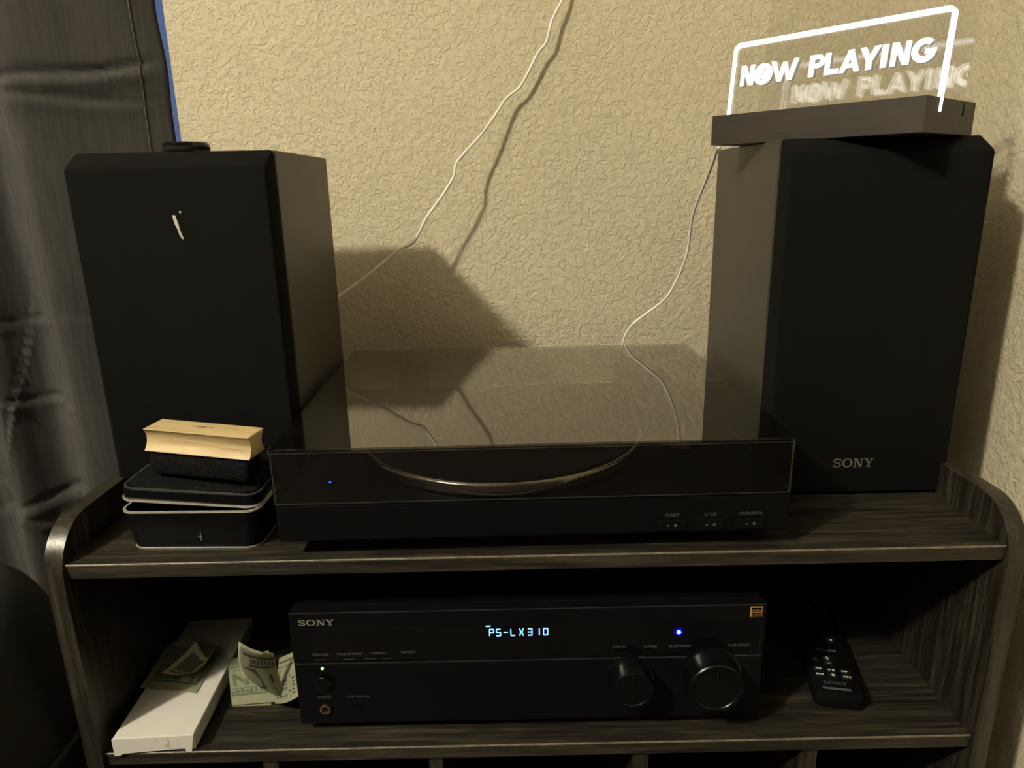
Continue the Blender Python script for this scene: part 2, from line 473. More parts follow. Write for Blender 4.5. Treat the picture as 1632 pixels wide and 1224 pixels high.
# ================================================================== curtain
def curtain():
    prof = [(-0.4470, 0.4785), (-0.475, 0.455), (-0.515, 0.425), (-0.555, 0.392), (-0.578, 0.377), (-0.592, 0.376), (-0.606, 0.388),
            (-0.630, 0.420), (-0.650, 0.428), (-0.668, 0.412), (-0.684, 0.385), (-0.697, 0.377), (-0.712, 0.392), (-0.735, 0.428),
            (-0.765, 0.440), (-0.79, 0.415), (-0.815, 0.38), (-0.84, 0.39), (-0.87, 0.43), (-0.91, 0.44), (-0.95, 0.39), (-0.99, 0.38), (-1.03, 0.43),
            (-1.08, 0.43), (-1.12, 0.38), (-1.16, 0.39), (-1.2, 0.43), (-1.26, 0.43), (-1.31, 0.38), (-1.36, 0.39), (-1.41, 0.44), (-1.5, 0.42), (-1.56, 0.38), (-1.62, 0.42), (-1.7, 0.43), (-1.85, 0.40)]
    path = smooth_path([(x, y, 0) for x, y in prof], 6)
    z0, z1 = FLOOR_Z + 0.02, 1.5
    zs = []
    zz = z0
    while zz < z1:
        zs.append(zz)
        zz += 0.0035 if -0.28 < zz < 0.60 else 0.03
    zs.append(z1)
    nz = len(zs) - 1
    def cr(x0, y0, x1, y1, wd, dp):
        p, q = at_y(x0, y0, 0.455), at_y(x1, y1, 0.40)
        return p.x, p.z, (q.z - p.z) / (q.x - p.x), wd, dp
    creases = [cr(275, 86, 115, 107, 0.009, 0.0075), cr(270, 158, 130, 152, 0.008, 0.0025), cr(75, 498, 2, 512, 0.007, 0.0045),
               cr(106, 620, 18, 634, 0.007, 0.0045), cr(112, 768, 44, 803, 0.010, 0.005), cr(110, 800, 44, 812, 0.008, 0.003), cr(66, 62, 20, 80, 0.008, 0.004)]
    def pt(i, k):
        p = path[i].copy()
        z = zs[k]
        w = max(0.0, (-p.x - 0.4470))
        amp = min(1.0, w / 0.05)
        # folds wander a little with height
        p.x += amp * (0.007 * math.sin(3.1 * z + 5 * p.x) + 0.012 * min(0, z - 0.2))
        p.y += amp * (0.006 * math.sin(4.3 * z + 9 * p.x + 1.0) + 0.0022 * math.sin(23 * z + 31 * p.x) )
        for i_, (cx, cz, sl, wd, dp) in enumerate(creases):
            d = z - (cz + sl * (p.x - cx) + 0.003 * math.sin(40 * p.x))
            side = 1.0 if (i_ in (0, 1)) == (p.x > -0.60) else 0.15
            p.y += amp * side * dp * (math.exp(-(d / wd * 1.6) ** 2) - 0.8 * math.exp(-((d + wd * 1.5) / wd) ** 2)) * (0.7 + 0.3 * math.sin(23 * p.x + i_))
        # the free edge is not quite straight
        if w < 0.05:
            p.x += (1 - amp) * 0.0016 * (math.sin(31 * z + 0.6) + 0.6 * math.sin(57 * z))
        p.z = z
        return p
    bm = bmesh.new()
    V = [[bm.verts.new(pt(i, k)) for k in range(nz + 1)] for i in range(len(path))]
    for i in range(len(path) - 1):
        for k in range(nz):
            bm.faces.new((V[i][k], V[i + 1][k], V[i + 1][k + 1], V[i][k + 1]))
    bmesh.ops.solidify(bm, geom=bm.faces[:], thickness=0.0014)
    t = thing('window_curtain', 'dark charcoal fabric curtain with creased folds hanging over the window', 'curtain', (-1.1, 0.43, FLOOR_Z))
    bm.transform(Matrix.Translation((1.1, -0.43, -FLOOR_Z)))
    obj('curtain_panel', bm, 'charcoal_curtain', t, smooth=True)
    # stitched hem beside the free edge
    seam = [pt(5, k) + Vector((1.1, -0.43 - 0.0012, -FLOOR_Z)) for k in range(nz + 1)]
    obj('hem_stitch', tube(seam, 0.0005, 5), 'charcoal_curtain', t)
    rod = thing('curtain_rod', 'black metal curtain rod above the window', 'rod', (-1.15, 0.43, 1.51))
    bm = tube([Vector((-0.8, 0, 0)), Vector((0.82, 0, 0))], 0.009, 16)
    obj('pole', bm, 'matt_black_plastic', rod)
    for x in (-0.79, 0.81):
        obj('bracket', box((x - 0.008, -0.008, -0.02), (x + 0.008, WALL_Y - 0.43, 0.02)), 'matt_black_plastic', rod)
curtain()

# dark pouf at the cabinet's left
def pouf():
    c = Vector((-0.545, 0.0, FLOOR_Z))
    hgt = -0.028 - FLOOR_Z
    rings = []
    n = 40
    for k in range(1, 26):
        a = math.pi * k / 26
        zz = hgt / 2 - hgt / 2 * math.copysign(abs(math.cos(a)) ** 0.75, math.cos(a))
        rr = 0.125 * abs(math.sin(a)) ** 0.55
        rings.append([(rr * math.cos(2 * math.pi * j / n) * (1 + 0.03 * math.sin(5 * 2 * math.pi * j / n)), 0.17 / 0.125 * rr * math.sin(2 * math.pi * j / n), zz) for j in range(n)])
    t = thing('pouf', 'black rounded fabric pouf standing beside the cabinet under the curtain', 'pouf', c)
    obj('cushion', loft(rings), 'charcoal_pouf', t, smooth=True)
    seam = [Vector((0.127 * math.cos(2 * math.pi * j / 60), 0.173 * math.sin(2 * math.pi * j / 60), hgt * 0.72)) for j in range(61)]
    obj('piping', tube(seam, 0.003, 6), 'charcoal_pouf', t)
pouf()

# ================================================================== cabinet
CAB_BACK = 0.425
ZB = -0.56     # lowest board
CABX = (XL + XR) / 2
cab = thing('record_cabinet', 'dark grey-brown wood-grain media cabinet with rounded side panels and open shelves', 'cabinet', (CABX, 0.2, FLOOR_Z))
ox, oy, oz = CABX, 0.2, FLOOR_Z
def cabpart(name, bm, mat, **k):
    bm.transform(Matrix.Translation((-ox, -oy, -oz)))
    return obj(name, bm, mat, cab, **k)
def side_panel(xa, xb):
    r = 0.045
    pts = [(CAB_BACK, FLOOR_Z), (CAB_BACK, ZTOP)]
    for k in range(13):
        a = math.radians(90 + 90 * k / 12)
        pts.append((r - 0.004 + r * math.cos(a), ZTOP - r + r * math.sin(a)))
    pts.append((-0.004, FLOOR_Z))
    bm = prism(pts, xa, xb, 'yz')
    es = [e for e in bm.edges if abs(e.verts[0].co.x - e.verts[1].co.x) < 1e-6]
    bmesh.ops.bevel(bm, geom=es, offset=0.0008, segments=2, affect='EDGES', profile=0.5)
    o = cabpart('side_panel', bm, 'cabinet_wood_upright')
    auto_smooth(o, 20)
side_panel(XL - PT, XL)
side_panel(XR, XR + PT)
def shelf(name, z, th, y0=0.0):
    o = cabpart(name, box((XL, y0, z - th), (XR, CAB_BACK - 0.006, z), 0.0007, 2), 'cabinet_wood_along')
    e = box((XL + 0.0006, y0 - 0.0005, z - 0.0016), (XR - 0.0006, y0 + 0.0009, z + 0.00015), 0.0003, 1)  # pale strip painted in as the highlight on the bevel
    e.transform(Matrix.Translation((-ox, -oy, -oz)))
    obj('edge_highlight', e, 'worn_edge_highlight', o, label='pale highlight painted along the worn edge of the shelf board')
    return o
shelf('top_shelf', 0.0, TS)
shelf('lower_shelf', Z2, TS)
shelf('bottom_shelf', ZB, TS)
for xa, xb in ((-0.2384, -0.2239), (-0.0839, -0.0705), (0.1068, 0.1214), (0.2645, 0.2792)):
    o = cabpart('divider', box((xa, 0.003, ZB), (xb, CAB_BACK - 0.006, Z2 - TS), 0.0006, 1), 'cabinet_wood_upright')
cabpart('back_panel', box((XL, CAB_BACK - 0.006, ZB - TS), (XR, CAB_BACK, 0.0), 0), 'cabinet_wood_along')
cabpart('plinth', box((XL, 0.02, FLOOR_Z), (XR, 0.035, ZB - TS), 0), 'cabinet_wood_along')

# ================================================================== loudspeakers
SW, SH, SD = 0.178, 0.3370, 0.2052
def speaker(label, x, y, yaw, logo):
    t = thing('bookshelf_speaker', label, 'speaker', (x, y, 0.0), (0, 0, yaw), 'bookshelf speakers on the cabinet')
    h = SW / 2
    obj('cabinet_body', box((-h, 0.0035, 0.004), (h, SD, SH), 0.0012, 2), 'speaker_vinyl', t)
    # grille with chamfered rim
    dp = 0.0245
    rr = lambda ix, zb, zt, yy: [(a, yy, b) for a, b in rrect(-h + ix, zb, h - ix, zt, 0.003, 3)]
    rings = [rr(0.0008, 0.0048, SH - 0.0008, 0.0005), rr(0.0, 0.004, SH, -0.0008), rr(0.0, 0.004, SH - 0.0006, -0.0022),
             rr(0.0008, 0.0035, SH - 0.0115, -dp + 0.0026), rr(0.0014, 0.0040, SH - 0.0132, -dp + 0.0008), rr(0.0030, 0.0052, SH - 0.0150, -dp)]
    g = auto_smooth(obj('grille', loft(rings), 'grille_cloth', t), 50)
    obj('grille_gap', box((-h + 0.002, 0.0, 0.006), (h - 0.002, 0.0036, SH - 0.002)), 'black_rubber', t)
    if logo:
        bm = slab_word(bmesh.new(), 0.0392, 0.0090, lambda a, b: (-0.0228 + a, -dp - 0.0006, 0.0307 + b))
        r = bmesh.ops.solidify(bm, geom=bm.faces[:], thickness=0.0005)
        obj('logo', bm, 'logo_metal', g, label='SONY lettering')
    for sx in (-1, 1):
        for yy in (0.02, SD - 0.02):
            obj('foot', lathe([(0.007, 0.0), (0.008, 0.004)], 16, c=(sx * (h - 0.02), yy, 0)), 'black_rubber', t)
    bp = obj('terminal_plate', box((-0.04, SD, 0.06), (0.04, SD + 0.004, 0.13), 0.002), 'black_plastic', t)
    for sx, m in ((-1, 'black_plastic'), (1, 'gold_jack')):
        obj('binding_post', tube([Vector((sx * 0.012, SD + 0.003, 0.085)), Vector((sx * 0.012, SD + 0.016, 0.085))], 0.005, 12), m, bp)
    return t, g
ls, lg = speaker('black speaker with a white scuff on its grille, next to the curtain', -0.29957, 0.13617, 0.01262, True)
rs, rg = speaker('black speaker with SONY on its grille, under the lit sign', 0.33569, 0.12821, -0.01173, True)
# scuff on the left grille (local to the speaker)
def local(t, p):
    m = Matrix.Translation(t.location) @ t.rotation_euler.to_matrix().to_4x4()
    return m.inverted() @ Vector(p)
bm = bmesh.new()
pa = []
for px, py, w in ((277, 343, 0.0016), (279, 350, 0.0020), (282, 358, 0.0016), (285, 366, 0.0013), (288, 374, 0.0012), (292, 381, 0.0009)):
    q = local(ls, at_y(px, py, 0.1117)); pa.append((q.x, q.z, w))
out = [(x - w * random.uniform(.7, 1.2), z) for x, z, w in pa] + [(x + w * random.uniform(.7, 1.2), z) for x, z, w in reversed(pa)]
prism(out, -0.0248, -0.0243, 'xz', bm)
q = local(ls, at_y(287, 338, 0.1117))
prism([(q.x + 0.0010 * math.cos(k), q.z + 0.0010 * math.sin(k)) for k in [2 * math.pi * i / 8 for i in range(8)]], -0.0249, -0.0243, 'xz', bm)
obj('scuff_mark', bm, 'chalk_scuff', lg, label='white chalky scuff')

# black puck on the left speaker
t = thing('puck', 'small flat black disc lying on the top of the speaker near the curtain', 'puck', (-0.3170, 0.205, SH))
obj('disc', lathe([(0.0195, 0.0), (0.0212, 0.0015), (0.0212, 0.0105), (0.0198, 0.012), (0.012, 0.012), (0.0115, 0.011)], 48), 'gloss_black', t, smooth=False)
obj('grip_ring', lathe([(0.0213, 0.004), (0.0217, 0.0045), (0.0217, 0.0075), (0.0213, 0.008)], 48), 'black_rubber', t)

# ================================================================== turntable
tt = thing('turntable', 'black record player with a closed smoked dust cover between the two speakers', 'turntable', (0.01683, 0.0, 0.0), (0, 0, 0.00884))
PW, PZ0, PZ1, PD = 0.215, 0.0172, 0.0508, 0.352
pl = obj('plinth', box((-PW + 0.001, 0.0015, PZ0), (PW - 0.001, PD, PZ1), 0.0015, 2), 'matt_black_plastic', tt)
for sx in (-1, 1):
    for yy in (0.045, PD - 0.045):
        obj('foot', lathe([(0.019, 0.0), (0.021, 0.002), (0.021, PZ0)], 24, c=(sx * 0.16, yy, 0)), 'black_rubber', tt)
# start / stop / lift buttons with their print on the front edge
for x, s in ((0.1158, 'START'), (0.1484, 'STOP'), (0.1820, 'UP/DOWN')):
    b = obj('button', box((x - 0.012, -0.0002, 0.0196), (x + 0.012, 0.003, 0.0293), 0.0008), 'matt_black_plastic', tt)
    bm = txt(bmesh.new(), s, 0.0042, lambda a, c: (x + a, 0.0010, 0.0322 + c), 'CENTER')
    obj('print', bm, 'dim_print', pl, label='small grey lettering')
    bm = bmesh.new()
    prism([(x - 0.004, 0.0236), (x - 0.004, 0.0256), (x - 0.002, 0.0246)], -0.00045, -0.0002, 'xz', bm)
    prism([(x + 0.002, 0.0236), (x + 0.004, 0.0236), (x + 0.004, 0.0256), (x + 0.002, 0.0256)], -0.00045, -0.0002, 'xz', bm)
    obj('icon', bm, 'dim_print', b)
# platter
pc = (-0.0262, 0.1475)
PZ = 0.0033
platter = obj('platter', lathe([(0.136, PZ1 + 0.001), (0.1405, PZ1 + 0.002), (0.1405, 0.0545 + PZ), (0.142, 0.0555 + PZ), (0.142, 0.0574 + PZ)] + [(0.1392 + 0.0028 * math.cos(math.radians(a)), 0.0574 + PZ + 0.0028 * math.sin(math.radians(a))) for a in (15, 30, 45, 60, 75, 90)] + [(0.134, 0.0602 + PZ)], 96, c=(*pc, 0)), 'silver_metal', tt)
auto_smooth(platter, 30)
obj('slip_mat', lathe([(0.1375, 0.0600 + PZ), (0.1375, 0.0622 + PZ), (0.1365, 0.0626 + PZ)], 64, c=(*pc, 0)), 'black_rubber', platter)
obj('spindle', lathe([(0.0035, 0.0655), (0.0035, 0.077), (0.002, 0.0785)], 16, c=(*pc, 0)), 'silver_metal', platter)
# tonearm at the right
arm = obj('tonearm', tube(smooth_path([(0.163, 0.275, 0.070), (0.165, 0.20, 0.0695), (0.158, 0.13, 0.069), (0.142, 0.085, 0.068)], 6), 0.0042, 12), 'matt_black_plastic', tt)
obj('arm_base', lathe([(0.030, PZ1), (0.030, 0.058), (0.022, 0.060), (0.012, 0.061), (0.012, 0.075), (0.010, 0.077)], 32, c=(0.163, 0.265, 0)), 'black_plastic', arm)
obj('counterweight', tube([Vector((0.163, 0.285, 0.070)), Vector((0.163, 0.315, 0.070))], 0.014, 24), 'black_plastic', arm)
obj('headshell', box((0.128, 0.062, 0.0635), (0.146, 0.088, 0.070), 0.0015), 'black_plastic', arm)
obj('arm_rest', box((0.156, 0.150, PZ1), (0.172, 0.158, 0.066), 0.001), 'black_plastic', tt)
q = local(tt, at_z(526, 769, PZ1))
led = obj('power_led', lathe([(0.0011, PZ1 - 0.001), (0.0011, PZ1 + 0.0004), (0.0006, PZ1 + 0.0007)], 12, c=(q.x, q.y, 0)), 'blue_led', tt)
obj('led_halo', lathe([(0.0020, PZ1 - 0.001), (0.0020, PZ1 + 0.0003)], 16, c=(q.x, q.y, 0)), 'blue_led_halo', led)  # added glowing ring standing in for the bloom
# smoked dust cover: a real shell open at the bottom
def cover():
    zb, zt, th = 0.0519, 0.1003, 0.0028
    x, y0, y1 = PW, 0.0, 0.3553
    o = lambda zz, i: [(a, b, zz) for a, b in rrect(-x + i, y0 + i, x - i, y1 - i, max(0.0035 - i, 0.001), 4)]
    bm = bmesh.new()
    loft([o(zb, th), o(zb, 0), o(zt - 0.0012, 0), o(zt - 0.0004, 0.0004), o(zt, 0.0012)], bm, cap=False)
    rings = [v for v in bm.verts]
    n = len(o(zb, 0))
    bm.verts.ensure_lookup_table()
    first = [bm.verts[i] for i in range(n)]
    last = [bm.verts[i] for i in range(4 * n, 5 * n)]
    bm.faces.new(last)
    inner = [bm.verts.new(p) for p in o(zt - th, th)]
    for i in range(n):
        bm.faces.new((first[i], first[(i + 1) % n], inner[(i + 1) % n], inner[i]))
    bm.faces.new(inner[::-1])
    c = obj('dust_cover', bm, 'smoked_acrylic', tt, label='smoked clear acrylic dust cover')
    # glints put in as pale strips along the moulded edges of the front face
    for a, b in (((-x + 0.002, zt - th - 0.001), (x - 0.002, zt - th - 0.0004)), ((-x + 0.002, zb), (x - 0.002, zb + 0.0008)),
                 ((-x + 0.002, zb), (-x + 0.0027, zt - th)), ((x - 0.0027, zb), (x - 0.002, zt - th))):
        obj('edge_glint', box((a[0], 0.0003, a[1]), (b[0], 0.0010, b[1])), 'edge_grey', c)
    for sx in (-1, 1):
        obj('hinge', box((sx * 0.14 - 0.02, 0.3525, 0.033), (sx * 0.14 + 0.02, 0.362, 0.083), 0.002), 'matt_black_plastic', tt)
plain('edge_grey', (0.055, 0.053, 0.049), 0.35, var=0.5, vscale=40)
cover()

# ================================================================== tin, lid and record brush
def tin():
    t = thing('record_tin', 'small black metal tin with a silver rim beside the turntable', 'tin', (-0.2797, 0.0530, 0.0), (0, 0, -0.03))
    w, d = 0.0615, 0.0325
    rr = lambda i, z: [(a, b, z) for a, b in rrect(-w + i, -d + i, w - i, d - i, 0.012, 6)]
    bm = bmesh.new()
    loft([rr(0.006, 0.0), rr(0.0045, 0.0012), rr(0.0035, 0.008), rr(0.0015, 0.028), rr(0.0008, 0.0345), rr(0.0008, 0.0368), rr(0.0022, 0.0368), rr(0.0035, 0.005)], bm)
    body = auto_smooth(obj('tin_body', bm, 'tin_black', t), 40)
    a = rrect(-w + 0.0002, -d + 0.0002, w - 0.0002, d - 0.0002, 0.0122, 6); b = rrect(-w + 0.0022, -d + 0.0022, w - 0.0022, d - 0.0022, 0.0105, 6)
    obj('rolled_rim', ring_prism(a, b, 0.0357, 0.0372, 'xy'), 'bright_tin', body, label='silver rolled rim')
    a = rrect(-w + 0.0040, -d + 0.0040, w - 0.0040, d - 0.0040, 0.012, 6); b = rrect(-w + 0.0060, -d + 0.0060, w - 0.0060, d - 0.0060, 0.0105, 6)
    obj('base_rim', ring_prism(a, b, 0.0004, 0.0013, 'xy'), 'bright_tin', body)
    # stylus emblem on the front face
    bm = bmesh.new()
    prism([(0.0075, 0.0085), (0.0087, 0.0105), (0.0083, 0.0175), (0.0077, 0.0175), (0.0073, 0.0105)], -d + 0.0015, -d + 0.0030, 'xz', bm)
    prism([(0.0055, 0.0120), (0.0075, 0.0130), (0.0073, 0.0138), (0.0053, 0.0128)], -d + 0.0016, -d + 0.0030, 'xz', bm)
    obj('emblem', bm, 'dim_print', body)
tin()
def lid():
    t = thing('tin_lid', 'black tin lid with a bright rim resting askew on the tin, under the brush', 'lid', (-0.2795, 0.0535, 0.0437), (0, 0.085, 0.0))
    w, d = 0.0605, 0.0315
    rr = lambda i, z: [(a, b, z) for a, b in rrect(-w + i, -d + i, w - i, d - i, 0.012, 6)]
    bm = bmesh.new()
    loft([rr(0.0012, 0.0004), rr(0.0008, 0.0012), rr(0.0012, 0.0098), rr(0.0030, 0.0116)], bm)
    body = auto_smooth(obj('lid_shell', bm, 'tin_black', t), 40)
    a = rrect(-w, -d, w, d, 0.0125, 6); b = rrect(-w + 0.002, -d + 0.002, w - 0.002, d - 0.002, 0.0105, 6)
    obj('rolled_rim', ring_prism(a, b, -0.0007, 0.0010, 'xy'), 'bright_tin', body, label='bright silver rolled rim')
    a = rrect(-w + 0.0016, -d + 0.0016, w - 0.0016, d - 0.0016, 0.0115, 6); b = rrect(-w + 0.0028, -d + 0.0028, w - 0.0028, d - 0.0028, 0.0105, 6)
    obj('top_edge', ring_prism(a, b, 0.0104, 0.0114, 'xy'), 'edge_grey', body)
    obj('felt_lining', loft([rr(0.004, 0.0112), rr(0.004, 0.0124), rr(0.006, 0.0130)]), 'felt', body, label='black felt lining')
lid()
def brush():
    L, D, H = 0.0965, 0.0280, 0.0200
    t = thing('record_brush', 'record brush with a pale wooden handle and black velvet pad on the tin lid', 'brush', (-0.3188, 0.0400, 0.0868), (0, 0.0556, -0.1547))
    # handle: block with scooped long sides and ends
    bm = bmesh.new()
    def sec(u, n=10):
        out = []
        for k in range(n + 1):
            v = k / n
            s = 0.0048 * math.sin(math.pi * v) ** 0.8
            if k in (0, n):
                s = 0.0
            out.append((s, v * H))
        return out
    prof = sec(0)
    rings = []
    for s, z in prof:
        e = 0.0
        rings.append([(e, s, z), (L - e, s, z), (L - e, D - s, z), (e, D - s, z)])
    loft(rings, bm)
    es = [e for e in bm.edges if abs(e.verts[0].co.z - e.verts[1].co.z) < 1e-6 and e.verts[0].co.z > H - 1e-5]
    bmesh.ops.bevel(bm, geom=es, offset=0.0012, segments=3, affect='EDGES', profile=0.5)
    h = auto_smooth(obj('handle', bm, 'ash_wood', t), 30)
    # burnt maker's mark on the top, too worn to read
    bm = bmesh.new()
    for k, (a, b, w, hh) in enumerate(((0.0, 0.0004, 0.0035, 0.0006), (0.0, 0.0022, 0.0030, 0.0006), (0.0045, 0.0, 0.0026, 0.0026), (0.0078, 0.0002, 0.0030, 0.0028), (0.0115, 0.0, 0.0014, 0.0026), (0.0150, 0.0004, 0.0045, 0.0007), (0.0150, 0.0020, 0.0045, 0.0007))):
        prism([(0.037 + a, 0.0150 + b), (0.037 + a + w, 0.0150 + b), (0.0373 + a + w, 0.0150 + b + hh), (0.0373 + a, 0.0150 + b + hh)], H - 0.0003, H + 0.0001, 'xy', bm)
    obj('burnt_stamp', bm, 'burnt_mark', h)
    # velvet pad
    rr = lambda i, z: [(a, b, z) for a, b in rrect(0.0002 + i, 0.0022 + i, L - 0.003 - i, D - 0.0015 - i, 0.004, 5)]
    pb = -0.0232
    bm = loft([rr(0.0035, pb), rr(0.0014, pb + 0.0012), rr(0.0006, pb + 0.004), rr(0.0002, pb + 0.012), rr(0.001, -0.0002)])
    obj('velvet_pad', bm, 'felt', t, smooth=True, label='black velvet cleaning pad')
brush()

# ================================================================== lit sign
SG_Y = -0.86909
sg = thing('light_up_sign', 'NOW PLAYING acrylic sign with glowing white edges on a dark wooden base', 'sign', (0.20819, 0.21845, SH), (0, 0, SG_Y))
BL_, BH_, BD_ = 0.1995, 0.0279, 0.1109
S1, S2, LE1, LE2 = 0.0306, 0.0835, 0.1099, 0.1056
def base_profile():
    dep, hw = 0.0125, 0.0024
    def notch(s, le):
        a = math.tan(le)
        return [(s + hw, BH_), (s + hw - dep * a, BH_ - dep), (s - hw - dep * a, BH_ - dep), (s - hw, BH_)]
    return [(0, 0), (BD_, 0), (BD_, BH_)] + notch(S2, LE2) + notch(S1, LE1) + [(0, BH_)]
obj('base', prism(base_profile(), 0.0, BL_, 'yz'), 'walnut_dark', sg)
def lean(s, le, parent_name, mat, x0, x1, h, r, label):
    """an acrylic sheet standing in a slot; returned as the sheet object with local axes (x along, z up the sheet)"""
    pts = []
    zb = -0.0115
    for cx, a in ((x1 - r, 0), (x0 + r, 90)):
        for k in range(9):
            q = math.radians(a + 90 * k / 8)
            pts.append((cx + r * math.cos(q), h - r + r * math.sin(q)))
    pts += [(x0, zb), (x1, zb)]
    o = obj(parent_name, prism(pts, -0.002, 0.002, 'xz'), mat, sg, label=label)
    o.location = (0, s, BH_)
    o.rotation_euler = (-le, 0, 0)
    return o
SX0, SX1, SHH, SR = -0.0022, 0.1997, 0.0701, 0.0066
front = lean(S1, LE1, 'acrylic_panel', 'clear_acrylic', SX0, SX1, SHH, SR, 'clear front panel with glowing words')
rear = lean(S2, LE2, 'acrylic_panel', 'clear_acrylic', 0.0, 0.1985, 0.215, 0.006, 'tall clear rear panel that mirrors the words')
# glowing border along left, top and right edge
o_, i_ = [], []
wL, wT, wR = 0.0010, 0.0030, 0.0030
e = 0.0003
pts_o = [(SX1 + e, -0.0105)]; pts_i = [(SX1 - wR, -0.0105)]
for k in range(11):
    a = math.radians(90 * k / 10)
    pts_o.append((SX1 + e - SR + SR * math.cos(a), SHH + e - SR + SR * math.sin(a)))
    pts_i.append((SX1 - SR + (SR - wR) * math.cos(a), SHH - SR + (SR - wT) * math.sin(a)))
for k in range(11):
    a = math.radians(90 + 90 * k / 10)
    pts_o.append((SX0 - e + SR + SR * math.cos(a), SHH + e - SR + SR * math.sin(a)))
    pts_i.append((SX0 + SR + (SR - wL) * math.cos(a), SHH - SR + (SR - wT) * math.sin(a)))
pts_o.append((SX0 - e, 0.0)); pts_i.append((SX0 + wL, 0.0))
obj('lit_edge', ring_prism(pts_o, pts_i, -0.0022, 0.0022, 'xz', closed=False), 'sign_glow', front, label='glowing white border')
# raised letters
def letters():
    y0, y1 = 0.0283, 0.0470
    H = y1 - y0
    t = 0.0050
    polys = []
    def bar(x, w=t, a=y0, b=y1): polys.append([(x, a), (x + w, a), (x + w, b), (x, b)])
    def dia(xa, ya, xb, yb, w): polys.append([(xa, ya), (xa + w, ya), (xb + w, yb), (xb, yb)])
    def arc(cx, cy, rx, ry, a0, a1, tk, n=20):
        for k in range(n):
            p, q = (math.radians(a0 + (a1 - a0) * (k + j) / n) for j in (0, 1))
            polys.append([(cx + rx * math.cos(p), cy + ry * math.sin(p)), (cx + rx * math.cos(q), cy + ry * math.sin(q)),
                          (cx + (rx - tk) * math.cos(q), cy + (ry - tk) * math.sin(q)), (cx + (rx - tk) * math.cos(p), cy + (ry - tk) * math.sin(p))])
    def N(x, w):
        bar(x, 0.0042); bar(x + w - 0.0042, 0.0042); dia(x + w - 0.0050, y0, x, y1, 0.0050)
    N(0.0085, 0.0142)
    # O drawn as a record
    for ra, rb in ((0.0098, 0.0053), (0.0047, 0.0039), (0.0033, 0.0011)):
        arc(0.0326, 0.0370, ra, ra, 0, 360, ra - rb, 36)
    # W
    dia(0.0478, y0, 0.0402, y1, 0.0048); dia(0.0478, y0, 0.0520, y1 - 0.002, 0.0044); dia(0.0578, y0, 0.0520, y1 - 0.002, 0.0044); dia(0.0578, y0, 0.0632, y1, 0.0048)
    # P
    bar(0.0788, 0.0048); arc(0.0868, 0.0412, 0.0062, 0.0058, -90, 90, 0.0040); bar(0.0800, 0.0070, y1 - 0.0040, y1); bar(0.0800, 0.0070, 0.0354, 0.0394)
    # L
    bar(0.0935, 0.0048); bar(0.0935, 0.0128, y0, y0 + 0.0046)
    # A
    dia(0.1070, y0, 0.1142, y1, 0.0048); dia(0.1206, y0, 0.1134, y1, 0.0048); bar(0.1112, 0.0104, y0 + 0.0036, y0 + 0.0070)
    # Y
    bar(0.1302, 0.0050, y0, y0 + 0.0085); dia(0.1302, y0 + 0.0070, 0.1238, y1, 0.0052); dia(0.1302, y0 + 0.0070, 0.1364, y1, 0.0052)
    # I, N
    bar(0.1426, 0.0050); N(0.1506, 0.0150)
    # G
    arc(0.1762, 0.0378, 0.0096, 0.0096, 48, 338, 0.0050, 30)
    polys.append([(0.1770, 0.0348), (0.1856, 0.0348), (0.1858, 0.0388), (0.1770, 0.0388)])
    polys = [[(a * 1.0215 + 0.0003, b * 1.021 - 0.0001) for a, b in p] for p in polys]
    bm = bmesh.new()
    for p in polys:
        prism(p, -0.0030, -0.0021, 'xz', bm)
    obj('lettering', bm, 'letter_glow', front, label='glowing white words NOW PLAYING')
    # the engraved back of the same letters: it shines backwards, its front is frosted
    bm = bmesh.new()
    for p in polys:
        prism(p, 0.0021, 0.0025, 'xz', bm)
    o = obj('engraving', bm, 'frosted_grey', front, label='frosted back of the engraved letters')
    o.data.materials.append(MATS['engraving_glow'])
    for f in o.data.polygons:
        if all(abs(o.data.vertices[i].co.y - 0.0025) < 1e-6 for i in f.vertices):
            f.material_index = 1
letters()
# power cable of the sign, dropping behind the turntable
cp = []
for px, py, y in ((1150, 231, 0.225), (1143, 238, 0.238), (1135, 262, 0.262), (1122, 295, 0.292), (1108, 330, 0.318), (1101, 360, 0.335), (1096, 400, 0.350),
                  (1085, 432, 0.362), (1070, 462, 0.371), (1056, 480, 0.376), (1030, 500, 0.381), (1008, 517, 0.384), (997, 533, 0.386), (992, 549, 0.387), (990, 566, 0.388)):
    cp.append(at_y(px, py, y))
cp[0].z = SH - 0.002; cp[0].y = 0.232
cp += [Vector((cp[-1].x + 0.002, 0.392, 0.04)), Vector((cp[-1].x + 0.01, 0.405, 0.004))]
tag(obj('sign_cable', tube(smooth_path(cp, 6), 0.0016, 8), 'white_cable', smooth=True), 'thin white cable hanging from the lit sign down behind the turntable', 'cable')
